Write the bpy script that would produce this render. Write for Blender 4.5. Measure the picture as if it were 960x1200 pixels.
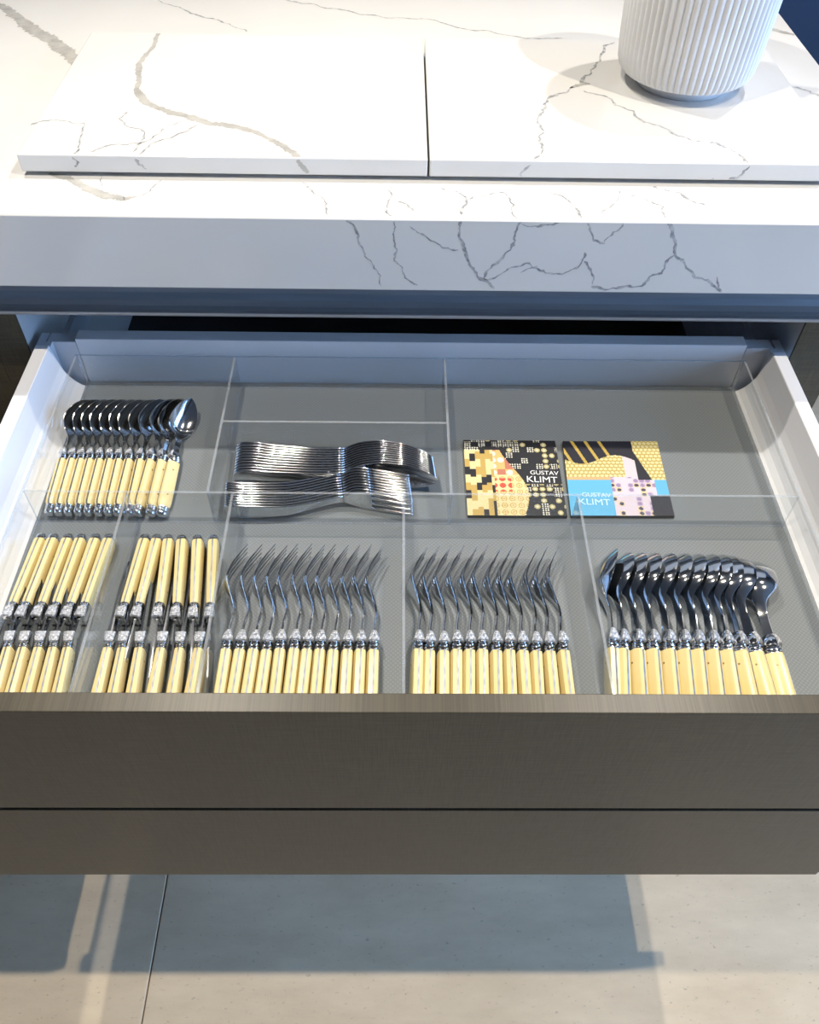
import bpy, bmesh, math, random
from mathutils import Matrix, Vector
import numpy as np

# ------------------------------------------------------------------ camera, world, lights, exposure
for o in list(bpy.data.objects):
    bpy.data.objects.remove(o, do_unlink=True)
scene = bpy.context.scene
COL = scene.collection
scene.view_settings.view_transform = 'Standard'
scene.view_settings.look = 'None'
scene.view_settings.gamma = 1.0
scene.view_settings.use_curve_mapping = False
scene.view_settings.exposure = -0.08

cam_data = bpy.data.cameras.new('camera')
cam = bpy.data.objects.new('camera', cam_data)
COL.objects.link(cam)
cam_data.sensor_fit = 'HORIZONTAL'
cam_data.sensor_width = 36.0
cam_data.lens = 987.47 / 960.0 * 36.0
cam_data.clip_start = 0.02
CX = Vector((0.99986032, -0.00504789, 0.01593293))
CU = Vector((-0.00651032, 0.76037361, 0.6494533))
CF = Vector((0.01539335, 0.64946631, -0.76023454))
cam.matrix_world = Matrix(((CX[0], CU[0], -CF[0], 0.0),
                           (CX[1], CU[1], -CF[1], 0.0),
                           (CX[2], CU[2], -CF[2], 1.347),
                           (0, 0, 0, 1)))
scene.camera = cam

world = bpy.data.worlds.new('daylight')
scene.world = world
world.use_nodes = True
wb = world.node_tree.nodes['Background']
wb.inputs[0].default_value = (0.33, 0.57, 1.0, 1)       # cool daylight coming in from the open shop side
wb.inputs[1].default_value = 10.5

def spot(name, loc, target, watts, color, size_deg=95, blend=0.6, radius=0.03):
    l = bpy.data.lights.new(name, 'SPOT')
    l.energy = watts
    l.color = color
    l.spot_size = math.radians(size_deg)
    l.spot_blend = blend
    l.shadow_soft_size = radius
    o = bpy.data.objects.new(name, l)
    COL.objects.link(o)
    o.location = loc
    d = Vector(target) - Vector(loc)
    o.rotation_euler = d.to_track_quat('-Z', 'Y').to_euler()
    return o

WARM = (1.0, 0.89, 0.72)
NEUT = (1.0, 0.94, 0.86)
spot('ceiling_spot', (0.87, 0.333, 2.58), (0.3, 0.4, 0.6), 84, WARM, radius=0.012)
spot('ceiling_spot', (-0.382, 0.333, 2.58), (-0.2, 0.4, 0.6), 84, WARM, radius=0.012)
spot('ceiling_spot', (-0.55, 1.27, 2.58), (-0.1, 0.42, 0.7), 80, NEUT, 74, 0.8, radius=0.02)
spot('ceiling_spot', (0.75, 1.27, 2.58), (0.15, 0.42, 0.7), 80, NEUT, 74, 0.8, radius=0.02)

# ------------------------------------------------------------------ helpers
random.seed(4)
R = random.Random(11)

def new_obj(name, verts, faces, mat=None, parent=None, smooth=False, mats=None, idx=None, sharp=38):
    me = bpy.data.meshes.new(name)
    me.from_pydata([tuple(v) for v in verts], [], [tuple(f) for f in faces])
    if mats:
        for m in mats:
            me.materials.append(m)
        for p, i in zip(me.polygons, idx):
            p.material_index = i
    elif mat:
        me.materials.append(mat)
    me.update()
    bm = bmesh.new(); bm.from_mesh(me)
    bmesh.ops.recalc_face_normals(bm, faces=bm.faces)
    bm.to_mesh(me); bm.free()
    if smooth:
        me.polygons.foreach_set('use_smooth', [True] * len(me.polygons))
        me.set_sharp_from_angle(angle=math.radians(sharp))
    o = bpy.data.objects.new(name, me)
    COL.objects.link(o)
    if parent:
        o.parent = parent
    return o

def box_obj(name, x0, x1, y0, y1, z0, z1, mat, parent=None, bevel=0.0, seg=2, smooth=False):
    bm = bmesh.new()
    bmesh.ops.create_cube(bm, size=1.0)
    for v in bm.verts:
        v.co = Vector(((x0 + x1) / 2 + v.co.x * (x1 - x0), (y0 + y1) / 2 + v.co.y * (y1 - y0), (z0 + z1) / 2 + v.co.z * (z1 - z0)))
    if bevel > 0:
        bmesh.ops.bevel(bm, geom=bm.edges[:], offset=bevel, segments=seg, profile=0.5, affect='EDGES')
    me = bpy.data.meshes.new(name)
    bm.to_mesh(me); bm.free()
    me.materials.append(mat)
    o = bpy.data.objects.new(name, me)
    COL.objects.link(o)
    if parent:
        o.parent = parent
    return o

def extrude_x(name, prof, x0, x1, mat, parent=None, smooth=False):
    n = len(prof)
    v = [(x0, y, z) for y, z in prof] + [(x1, y, z) for y, z in prof]
    f = [(i, (i + 1) % n, n + (i + 1) % n, n + i) for i in range(n)] + [tuple(range(n)), tuple(range(2 * n - 1, n - 1, -1))]
    return new_obj(name, v, f, mat, parent, smooth)

def extrude_y(name, prof, y0, y1, mat, parent=None):
    n = len(prof)
    v = [(x, y0, z) for x, z in prof] + [(x, y1, z) for x, z in prof]
    f = [(i, (i + 1) % n, n + (i + 1) % n, n + i) for i in range(n)] + [tuple(range(n)), tuple(range(2 * n - 1, n - 1, -1))]
    return new_obj(name, v, f, mat, parent)

def loft(rings, closed=True, caps=True):
    """rings: list of equally long vertex loops"""
    n = len(rings[0])
    v = [p for r in rings for p in r]
    f = []
    for i in range(len(rings) - 1):
        for k in range(n if closed else n - 1):
            a, b = i * n + k, i * n + (k + 1) % n
            f.append((a, b, b + n, a + n))
    if caps:
        f.append(tuple(range(n)))
        f.append(tuple(range((len(rings) - 1) * n + n - 1, (len(rings) - 1) * n - 1, -1)))
    return v, f

def empty(name, loc, label=None, cat=None, group=None):
    o = bpy.data.objects.new(name, None)
    o.empty_display_size = 0.02
    COL.objects.link(o)
    o.location = loc
    tag(o, label, cat, group)
    return o

def tag(o, label=None, cat=None, group=None, kind=None):
    if label: o['label'] = label
    if cat: o['category'] = cat
    if group: o['group'] = group
    if kind: o['kind'] = kind
    return o

def lerp_table(t, x):
    """piecewise smooth interpolation in a table of (x, a, b, ...)"""
    if x <= t[0][0]: return t[0][1:]
    for p, q in zip(t, t[1:]):
        if x <= q[0]:
            i = t.index(p); h = q[0] - p[0]; u = (x - p[0]) / h
            o = t[max(0, i - 1)]; r = t[min(len(t) - 1, i + 2)]
            out = []
            for k in range(1, len(p)):
                d = (q[k] - p[k]) / h
                d0 = (p[k] - o[k]) / (p[0] - o[0]) if i > 0 else d
                d1 = (r[k] - q[k]) / (r[0] - q[0]) if i + 2 < len(t) else d
                m0 = 0.0 if d0 * d <= 0 else 2 * d0 * d / (d0 + d)
                m1 = 0.0 if d1 * d <= 0 else 2 * d1 * d / (d1 + d)
                out.append((2 * u**3 - 3 * u**2 + 1) * p[k] + (u**3 - 2 * u**2 + u) * h * m0 + (3 * u**2 - 2 * u**3) * q[k] + (u**3 - u**2) * h * m1)
            return tuple(out)
    return t[-1][1:]

# ------------------------------------------------------------------ materials
def mat_new(name):
    m = bpy.data.materials.new(name)
    m.use_nodes = True
    nt = m.node_tree
    return m, nt, nt.nodes['Principled BSDF']

def N(nt, kind, **kw):
    n = nt.nodes.new(kind)
    for k, v in kw.items():
        if k in n.inputs: n.inputs[k].default_value = v
        else: setattr(n, k, v)
    return n

def noise_mat(name, c1, c2, scale=8.0, detail=4.0, rough=0.4, metal=0.0, bump=0.0, bscale=None, stretch=(1, 1, 1), spec=0.5, rough2=None):
    m, nt, b = mat_new(name)
    tc = N(nt, 'ShaderNodeTexCoord')
    mp = N(nt, 'ShaderNodeMapping'); mp.inputs['Scale'].default_value = stretch
    nt.links.new(tc.outputs['Object'], mp.inputs['Vector'])
    nz = N(nt, 'ShaderNodeTexNoise', Scale=scale, Detail=detail)
    nt.links.new(mp.outputs[0], nz.inputs['Vector'])
    cr = N(nt, 'ShaderNodeValToRGB')
    cr.color_ramp.elements[0].position = 0.35; cr.color_ramp.elements[0].color = (*c1, 1)
    cr.color_ramp.elements[1].position = 0.65; cr.color_ramp.elements[1].color = (*c2, 1)
    nt.links.new(nz.outputs['Fac'], cr.inputs['Fac'])
    nt.links.new(cr.outputs['Color'], b.inputs['Base Color'])
    b.inputs['Roughness'].default_value = rough
    b.inputs['Metallic'].default_value = metal
    b.inputs['Specular IOR Level'].default_value = spec
    if bump > 0:
        nb = nz
        if bscale:
            nb = N(nt, 'ShaderNodeTexNoise', Scale=bscale, Detail=3.0)
            nt.links.new(mp.outputs[0], nb.inputs['Vector'])
        bp = N(nt, 'ShaderNodeBump', Strength=bump, Distance=0.002)
        nt.links.new(nb.outputs['Fac'], bp.inputs['Height'])
        nt.links.new(bp.outputs[0], b.inputs['Normal'])
    return m

M = {}
M['quartz'] = noise_mat('white_quartz', (0.65, 0.645, 0.63), (0.69, 0.685, 0.67), 5, 5, rough=0.16)
M['vein_thin'] = noise_mat('grey_vein', (0.24, 0.25, 0.27), (0.54, 0.54, 0.54), 160, 4, rough=0.2)
M['vein_thick'] = noise_mat('warm_grey_vein', (0.36, 0.355, 0.335), (0.48, 0.47, 0.445), 60, 6, rough=0.2)
M['profile'] = noise_mat('anodised_profile', (0.26, 0.28, 0.31), (0.31, 0.33, 0.36), 6, 2, rough=0.38, metal=0.35, stretch=(1, 20, 20))
M['lacquer'] = noise_mat('white_drawer_metal', (0.74, 0.74, 0.76), (0.77, 0.77, 0.79), 10, 2, rough=0.35)
M['bracket'] = noise_mat('grey_bracket', (0.50, 0.52, 0.56), (0.55, 0.57, 0.61), 20, 2, rough=0.45, metal=0.0)
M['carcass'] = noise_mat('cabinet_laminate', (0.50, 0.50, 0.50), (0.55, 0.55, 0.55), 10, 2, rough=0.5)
M['dark'] = noise_mat('dark_interior', (0.012, 0.013, 0.016), (0.02, 0.02, 0.024), 10, 2, rough=0.6)  # near-black; on the cabinet back and shelf it paints in the interior's shade
M['navy'] = noise_mat('navy_glass', (0.018, 0.055, 0.12), (0.025, 0.07, 0.15), 2, 2, rough=0.12)
M['blackframe'] = noise_mat('black_frame', (0.008, 0.008, 0.010), (0.014, 0.014, 0.016), 10, 2, rough=0.4)
M['wall'] = noise_mat('grey_wall', (0.52, 0.53, 0.55), (0.56, 0.57, 0.59), 3, 3, rough=0.8)
M['ceiling'] = noise_mat('dark_ceiling', (0.09, 0.09, 0.095), (0.12, 0.12, 0.125), 3, 3, rough=0.8)
M['grout'] = noise_mat('tile_grout', (0.22, 0.16, 0.11), (0.28, 0.21, 0.15), 60, 3, rough=0.9)

def brushed(name, c1, c2, rough, metal):
    m, nt, b = mat_new(name)
    tc = N(nt, 'ShaderNodeTexCoord')
    a = N(nt, 'ShaderNodeMapping'); a.inputs['Scale'].default_value = (40, 1, 900)
    c = N(nt, 'ShaderNodeMapping'); c.inputs['Scale'].default_value = (900, 1, 40)
    nt.links.new(tc.outputs['Object'], a.inputs['Vector']); nt.links.new(tc.outputs['Object'], c.inputs['Vector'])
    n1 = N(nt, 'ShaderNodeTexNoise', Scale=1.0, Detail=3.0); n2 = N(nt, 'ShaderNodeTexNoise', Scale=1.0, Detail=3.0)
    nt.links.new(a.outputs[0], n1.inputs['Vector']); nt.links.new(c.outputs[0], n2.inputs['Vector'])
    add = N(nt, 'ShaderNodeMath', operation='ADD'); nt.links.new(n1.outputs['Fac'], add.inputs[0]); nt.links.new(n2.outputs['Fac'], add.inputs[1])
    hf = N(nt, 'ShaderNodeMath', operation='MULTIPLY'); hf.inputs[1].default_value = 0.5; nt.links.new(add.outputs[0], hf.inputs[0])
    cr = N(nt, 'ShaderNodeValToRGB')
    cr.color_ramp.elements[0].position = 0.36; cr.color_ramp.elements[0].color = (*c1, 1)
    cr.color_ramp.elements[1].position = 0.64; cr.color_ramp.elements[1].color = (*c2, 1)
    nt.links.new(hf.outputs[0], cr.inputs['Fac']); nt.links.new(cr.outputs['Color'], b.inputs['Base Color'])
    b.inputs['Roughness'].default_value = rough; b.inputs['Metallic'].default_value = metal
    b.inputs['Specular IOR Level'].default_value = 0.45
    bp = N(nt, 'ShaderNodeBump', Strength=0.15, Distance=0.0005); nt.links.new(hf.outputs[0], bp.inputs['Height']); nt.links.new(bp.outputs[0], b.inputs['Normal'])
    return m
M['front'] = brushed('brushed_taupe_front', (0.046, 0.039, 0.026), (0.082, 0.070, 0.047), 0.36, 0.12)

def tile_mat():
    m, nt, b = mat_new('porcelain_tile')
    tc = N(nt, 'ShaderNodeTexCoord')
    g = N(nt, 'ShaderNodeNewGeometry')
    mp = N(nt, 'ShaderNodeMapping'); mp.inputs['Scale'].default_value = (5, 14, 5)
    nt.links.new(g.outputs['Position'], mp.inputs['Vector'])
    n1 = N(nt, 'ShaderNodeTexNoise', Scale=1.0, Detail=8.0, Roughness=0.65); nt.links.new(mp.outputs[0], n1.inputs['Vector'])
    cr = N(nt, 'ShaderNodeValToRGB')
    cr.color_ramp.elements[0].position = 0.3; cr.color_ramp.elements[0].color = (0.57, 0.455, 0.31, 1)
    cr.color_ramp.elements[1].position = 0.72; cr.color_ramp.elements[1].color = (0.74, 0.61, 0.435, 1)
    nt.links.new(n1.outputs['Fac'], cr.inputs['Fac'])
    mp2 = N(nt, 'ShaderNodeMapping'); mp2.inputs['Scale'].default_value = (95, 170, 95)
    nt.links.new(g.outputs['Position'], mp2.inputs['Vector'])
    n2 = N(nt, 'ShaderNodeTexNoise', Scale=1.0, Detail=3.0, Roughness=0.7); nt.links.new(mp2.outputs[0], n2.inputs['Vector'])
    c2 = N(nt, 'ShaderNodeValToRGB')
    c2.color_ramp.elements[0].position = 0.27; c2.color_ramp.elements[0].color = (0.62, 0.62, 0.62, 1)
    c2.color_ramp.elements[1].position = 0.38; c2.color_ramp.elements[1].color = (1, 1, 1, 1)
    nt.links.new(n2.outputs['Fac'], c2.inputs['Fac'])
    mx = N(nt, 'ShaderNodeMix', data_type='RGBA', blend_type='MULTIPLY'); mx.inputs['Factor'].default_value = 1.0
    nt.links.new(cr.outputs['Color'], mx.inputs[6]); nt.links.new(c2.outputs['Color'], mx.inputs[7])
    nt.links.new(mx.outputs[2], b.inputs['Base Color'])
    b.inputs['Roughness'].default_value = 0.5
    return m
M['tile'] = tile_mat()

def mat_mat():
    m, nt, b = mat_new('grey_textured_liner')
    tc = N(nt, 'ShaderNodeTexCoord')
    mp = N(nt, 'ShaderNodeMapping'); mp.inputs['Rotation'].default_value = (0, 0, math.radians(45)); mp.inputs['Scale'].default_value = (340, 340, 340)
    nt.links.new(tc.outputs['Object'], mp.inputs['Vector'])
    vo = N(nt, 'ShaderNodeTexVoronoi', Scale=1.0, Randomness=0.0); nt.links.new(mp.outputs[0], vo.inputs['Vector'])
    cr = N(nt, 'ShaderNodeValToRGB')
    cr.color_ramp.elements[0].position = 0.22; cr.color_ramp.elements[0].color = (0.185, 0.208, 0.222, 1)
    cr.color_ramp.elements[1].position = 0.5; cr.color_ramp.elements[1].color = (0.14, 0.158, 0.172, 1)
    nt.links.new(vo.outputs['Distance'], cr.inputs['Fac']); nt.links.new(cr.outputs['Color'], b.inputs['Base Color'])
    bp = N(nt, 'ShaderNodeBump', Strength=0.3, Distance=0.0004, invert=True); nt.links.new(vo.outputs['Distance'], bp.inputs['Height']); nt.links.new(bp.outputs[0], b.inputs['Normal'])
    b.inputs['Roughness'].default_value = 0.5
    return m
M['liner'] = mat_mat()

def acrylic(name, clear, diff, tint, gl_rough=0.02):
    m, nt, b = mat_new(name)
    out = nt.nodes['Material Output']
    nt.nodes.remove(b)
    tr = N(nt, 'ShaderNodeBsdfTransparent'); tr.inputs['Color'].default_value = (*tint, 1)
    gl = N(nt, 'ShaderNodeBsdfGlossy', Roughness=gl_rough)
    df = N(nt, 'ShaderNodeBsdfDiffuse'); df.inputs['Color'].default_value = (0.85, 0.88, 0.92, 1)
    nzc = N(nt, 'ShaderNodeTexNoise', Scale=30.0, Detail=3.0)
    lw = N(nt, 'ShaderNodeLayerWeight', Blend=0.5)
    p5 = N(nt, 'ShaderNodeMath', operation='POWER'); p5.inputs[1].default_value = 5.0
    nt.links.new(lw.outputs['Facing'], p5.inputs[0])
    fr = N(nt, 'ShaderNodeMapRange'); fr.inputs[3].default_value = 0.04; fr.inputs[4].default_value = 1.0
    nt.links.new(p5.outputs[0], fr.inputs[0])
    m1 = N(nt, 'ShaderNodeMixShader'); m1.inputs[0].default_value = diff
    nt.links.new(tr.outputs[0], m1.inputs[1]); nt.links.new(df.outputs[0], m1.inputs[2])
    mr = N(nt, 'ShaderNodeMapRange'); mr.inputs[3].default_value = diff * 0.5; mr.inputs[4].default_value = diff * 1.5
    nt.links.new(nzc.outputs['Fac'], mr.inputs[0]); nt.links.new(mr.outputs[0], m1.inputs[0])
    m2 = N(nt, 'ShaderNodeMixShader')
    nt.links.new(fr.outputs[0], m2.inputs[0]); nt.links.new(m1.outputs[0], m2.inputs[1]); nt.links.new(gl.outputs[0], m2.inputs[2])
    nt.links.new(m2.outputs[0], out.inputs['Surface'])
    return m
M['acrylic'] = acrylic('clear_acrylic', 0.95, 0.012, (0.97, 0.98, 0.985))
M['acrylic_edge'] = acrylic('acrylic_cut_edge', 0.5, 0.20, (0.72, 0.78, 0.84), 0.08)

M['ivory'] = noise_mat('ivory_resin', (0.68, 0.54, 0.23), (0.74, 0.62, 0.33), 45, 4, rough=0.28, stretch=(1, 0.35, 1))
M['steel'] = noise_mat('polished_steel', (0.74, 0.75, 0.77), (0.80, 0.81, 0.82), 30, 2, rough=0.10, metal=1.0)
M['steel_chased'] = noise_mat('chased_steel', (0.45, 0.46, 0.48), (0.85, 0.86, 0.88), 500, 3, rough=0.38, metal=1.0, bump=0.8, bscale=900)
M['spring'] = noise_mat('steel_spring', (0.20, 0.21, 0.23), (0.28, 0.29, 0.31), 100, 2, rough=0.45, metal=1.0)
M['pin'] = noise_mat('brass_pin', (0.32, 0.22, 0.10), (0.42, 0.30, 0.15), 100, 2, rough=0.35, metal=0.8)
M['ceramic'] = noise_mat('matt_white_ceramic', (0.66, 0.665, 0.67), (0.70, 0.705, 0.71), 25, 3, rough=0.55)
M['hole'] = noise_mat('glaze_pit', (0.35, 0.35, 0.36), (0.40, 0.40, 0.41), 50, 2, rough=0.7)

def print_mat():
    m, nt, b = mat_new('printed_cover')
    a = N(nt, 'ShaderNodeAttribute', attribute_name='print')
    nt.links.new(a.outputs['Color'], b.inputs['Base Color'])
    b.inputs['Roughness'].default_value = 0.45
    return m
M['print'] = print_mat()
M['card'] = noise_mat('dark_card_edge', (0.03, 0.028, 0.025), (0.05, 0.045, 0.04), 60, 2, rough=0.5)
M['ink_white'] = noise_mat('white_ink', (0.80, 0.80, 0.79), (0.84, 0.84, 0.83), 60, 2, rough=0.3)
M['ink_blue'] = noise_mat('pale_blue_ink', (0.50, 0.72, 0.85), (0.60, 0.80, 0.90), 60, 2, rough=0.3)

# ------------------------------------------------------------------ the setting
floor = box_obj('floor', -3.5, 4.0, -3.0, 4.6, -0.06, -0.004, M['grout'])
tag(floor, 'beige porcelain tiled floor', None, None, 'structure')
TILE = 1.2
first_tile = None
for i in range(-3, 3):
    for j in range(-3, 4):
        x0 = -0.347 + i * TILE; y0 = -0.30 + j * TILE
        if x0 < -3.6 or x0 > 3.9 or y0 < -3.0 or y0 > 4.6: continue
        if first_tile is None:
            first_tile = box_obj('tile', 0.001, TILE - 0.001, 0.001, TILE - 0.001, -0.006, 0.0, M['tile'], None, 0.0008, 1)
            t = first_tile
        else:
            t = first_tile.copy(); COL.objects.link(t)
        t.parent = floor; t.location = (x0, y0, 0)
tag(box_obj('ceiling', -3.5, 4.0, -3.0, 4.6, 2.65, 2.75, M['ceiling']), 'dark showroom ceiling', None, None, 'structure')
tag(box_obj('wall_back', -3.5, 4.0, 4.6, 4.7, -0.004, 2.65, M['wall']), 'grey back wall of the showroom', None, None, 'structure')
tag(box_obj('wall_front', -3.5, 4.0, -3.1, -3.0, -0.004, 2.65, M['ceiling']), 'dark wall opposite the island', None, None, 'structure')
# right wall with a wide window opening onto daylight
wr = box_obj('wall_right', 2.6, 2.7, 1.5, 4.6, -0.004, 2.65, M['wall'])
tag(wr, 'grey wall with a wide window to the daylight', None, None, 'structure')
box_obj('wall_pier', 2.6, 2.7, -3.0, -1.7, -0.004, 2.65, M['wall'], wr)
box_obj('window_head', 2.6, 2.7, -1.7, 1.5, 2.40, 2.65, M['wall'], wr)
box_obj('window_sill', 2.6, 2.7, -1.7, 1.5, -0.004, 0.45, M['wall'], wr)
tag(box_obj('wall_left', -3.6, -3.5, -3.0, 4.7, -0.004, 2.65, M['wall']), 'grey left wall of the showroom', None, None, 'structure')

# dark glazed cabinet behind the worktop
cab = empty('glazed_cabinet', (1.6, 2.42, 0.0), 'dark navy glazed cabinet standing beyond the white worktop', 'cabinet')
box_obj('body', -0.70, 0.70, 0.03, 0.45, 0.0, 2.1, M['blackframe'], cab, 0.003)
for k in range(2):
    x0 = -0.70 + k * 0.70
    d = box_obj('door', x0 + 0.004, x0 + 0.696, 0.008, 0.028, 0.06, 2.08, M['blackframe'], cab, 0.002)
    box_obj('pane', x0 + 0.035, x0 + 0.605, 0.002, 0.009, 0.10, 2.03, M['navy'], d)

# ------------------------------------------------------------------ worktop with mitred apron
WT = 0.92
worktop = empty('worktop', (0.0, 0.7295, WT - 0.0795), 'thick white quartz worktop with grey veins and a deep front edge', 'worktop')
def local(o, root):
    o.parent = root
    o.matrix_parent_inverse = Matrix.Translation(-root.location)
    return o
wp = [(0.7295, 0.8415), (0.7305, 0.8405), (0.765, 0.8405), (0.765, 0.892), (1.80, 0.892), (1.80, 0.92), (0.7307, 0.92), (0.7295, 0.9188)]
slab = local(extrude_x('slab', wp, -1.45, 0.5205, M['quartz']), worktop)

def board(name, x0, x1, label):
    b = empty(name, ((x0 + x1) / 2, 0.955, WT), label, 'stone board', 'stone boards on the worktop')
    local(box_obj('stone_slab', x0, x1, 0.802, 1.108, 0.9245, 0.942, M['quartz'], None, 0.0012, 2), b)
    for fx in (x0 + 0.04, x1 - 0.04):
        for fy in (0.845, 1.07):
            local(box_obj('foot', fx - 0.012, fx + 0.012, fy - 0.012, fy + 0.012, 0.92, 0.9245, M['blackframe']), b)
    return b
board_a = board('stone_board', -0.374, 0.0285, 'white quartz board with one broad grey branching vein, nothing on it')
board_b = board('stone_board', 0.0305, 0.4445, 'white quartz board carrying the ribbed white planter')

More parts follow.
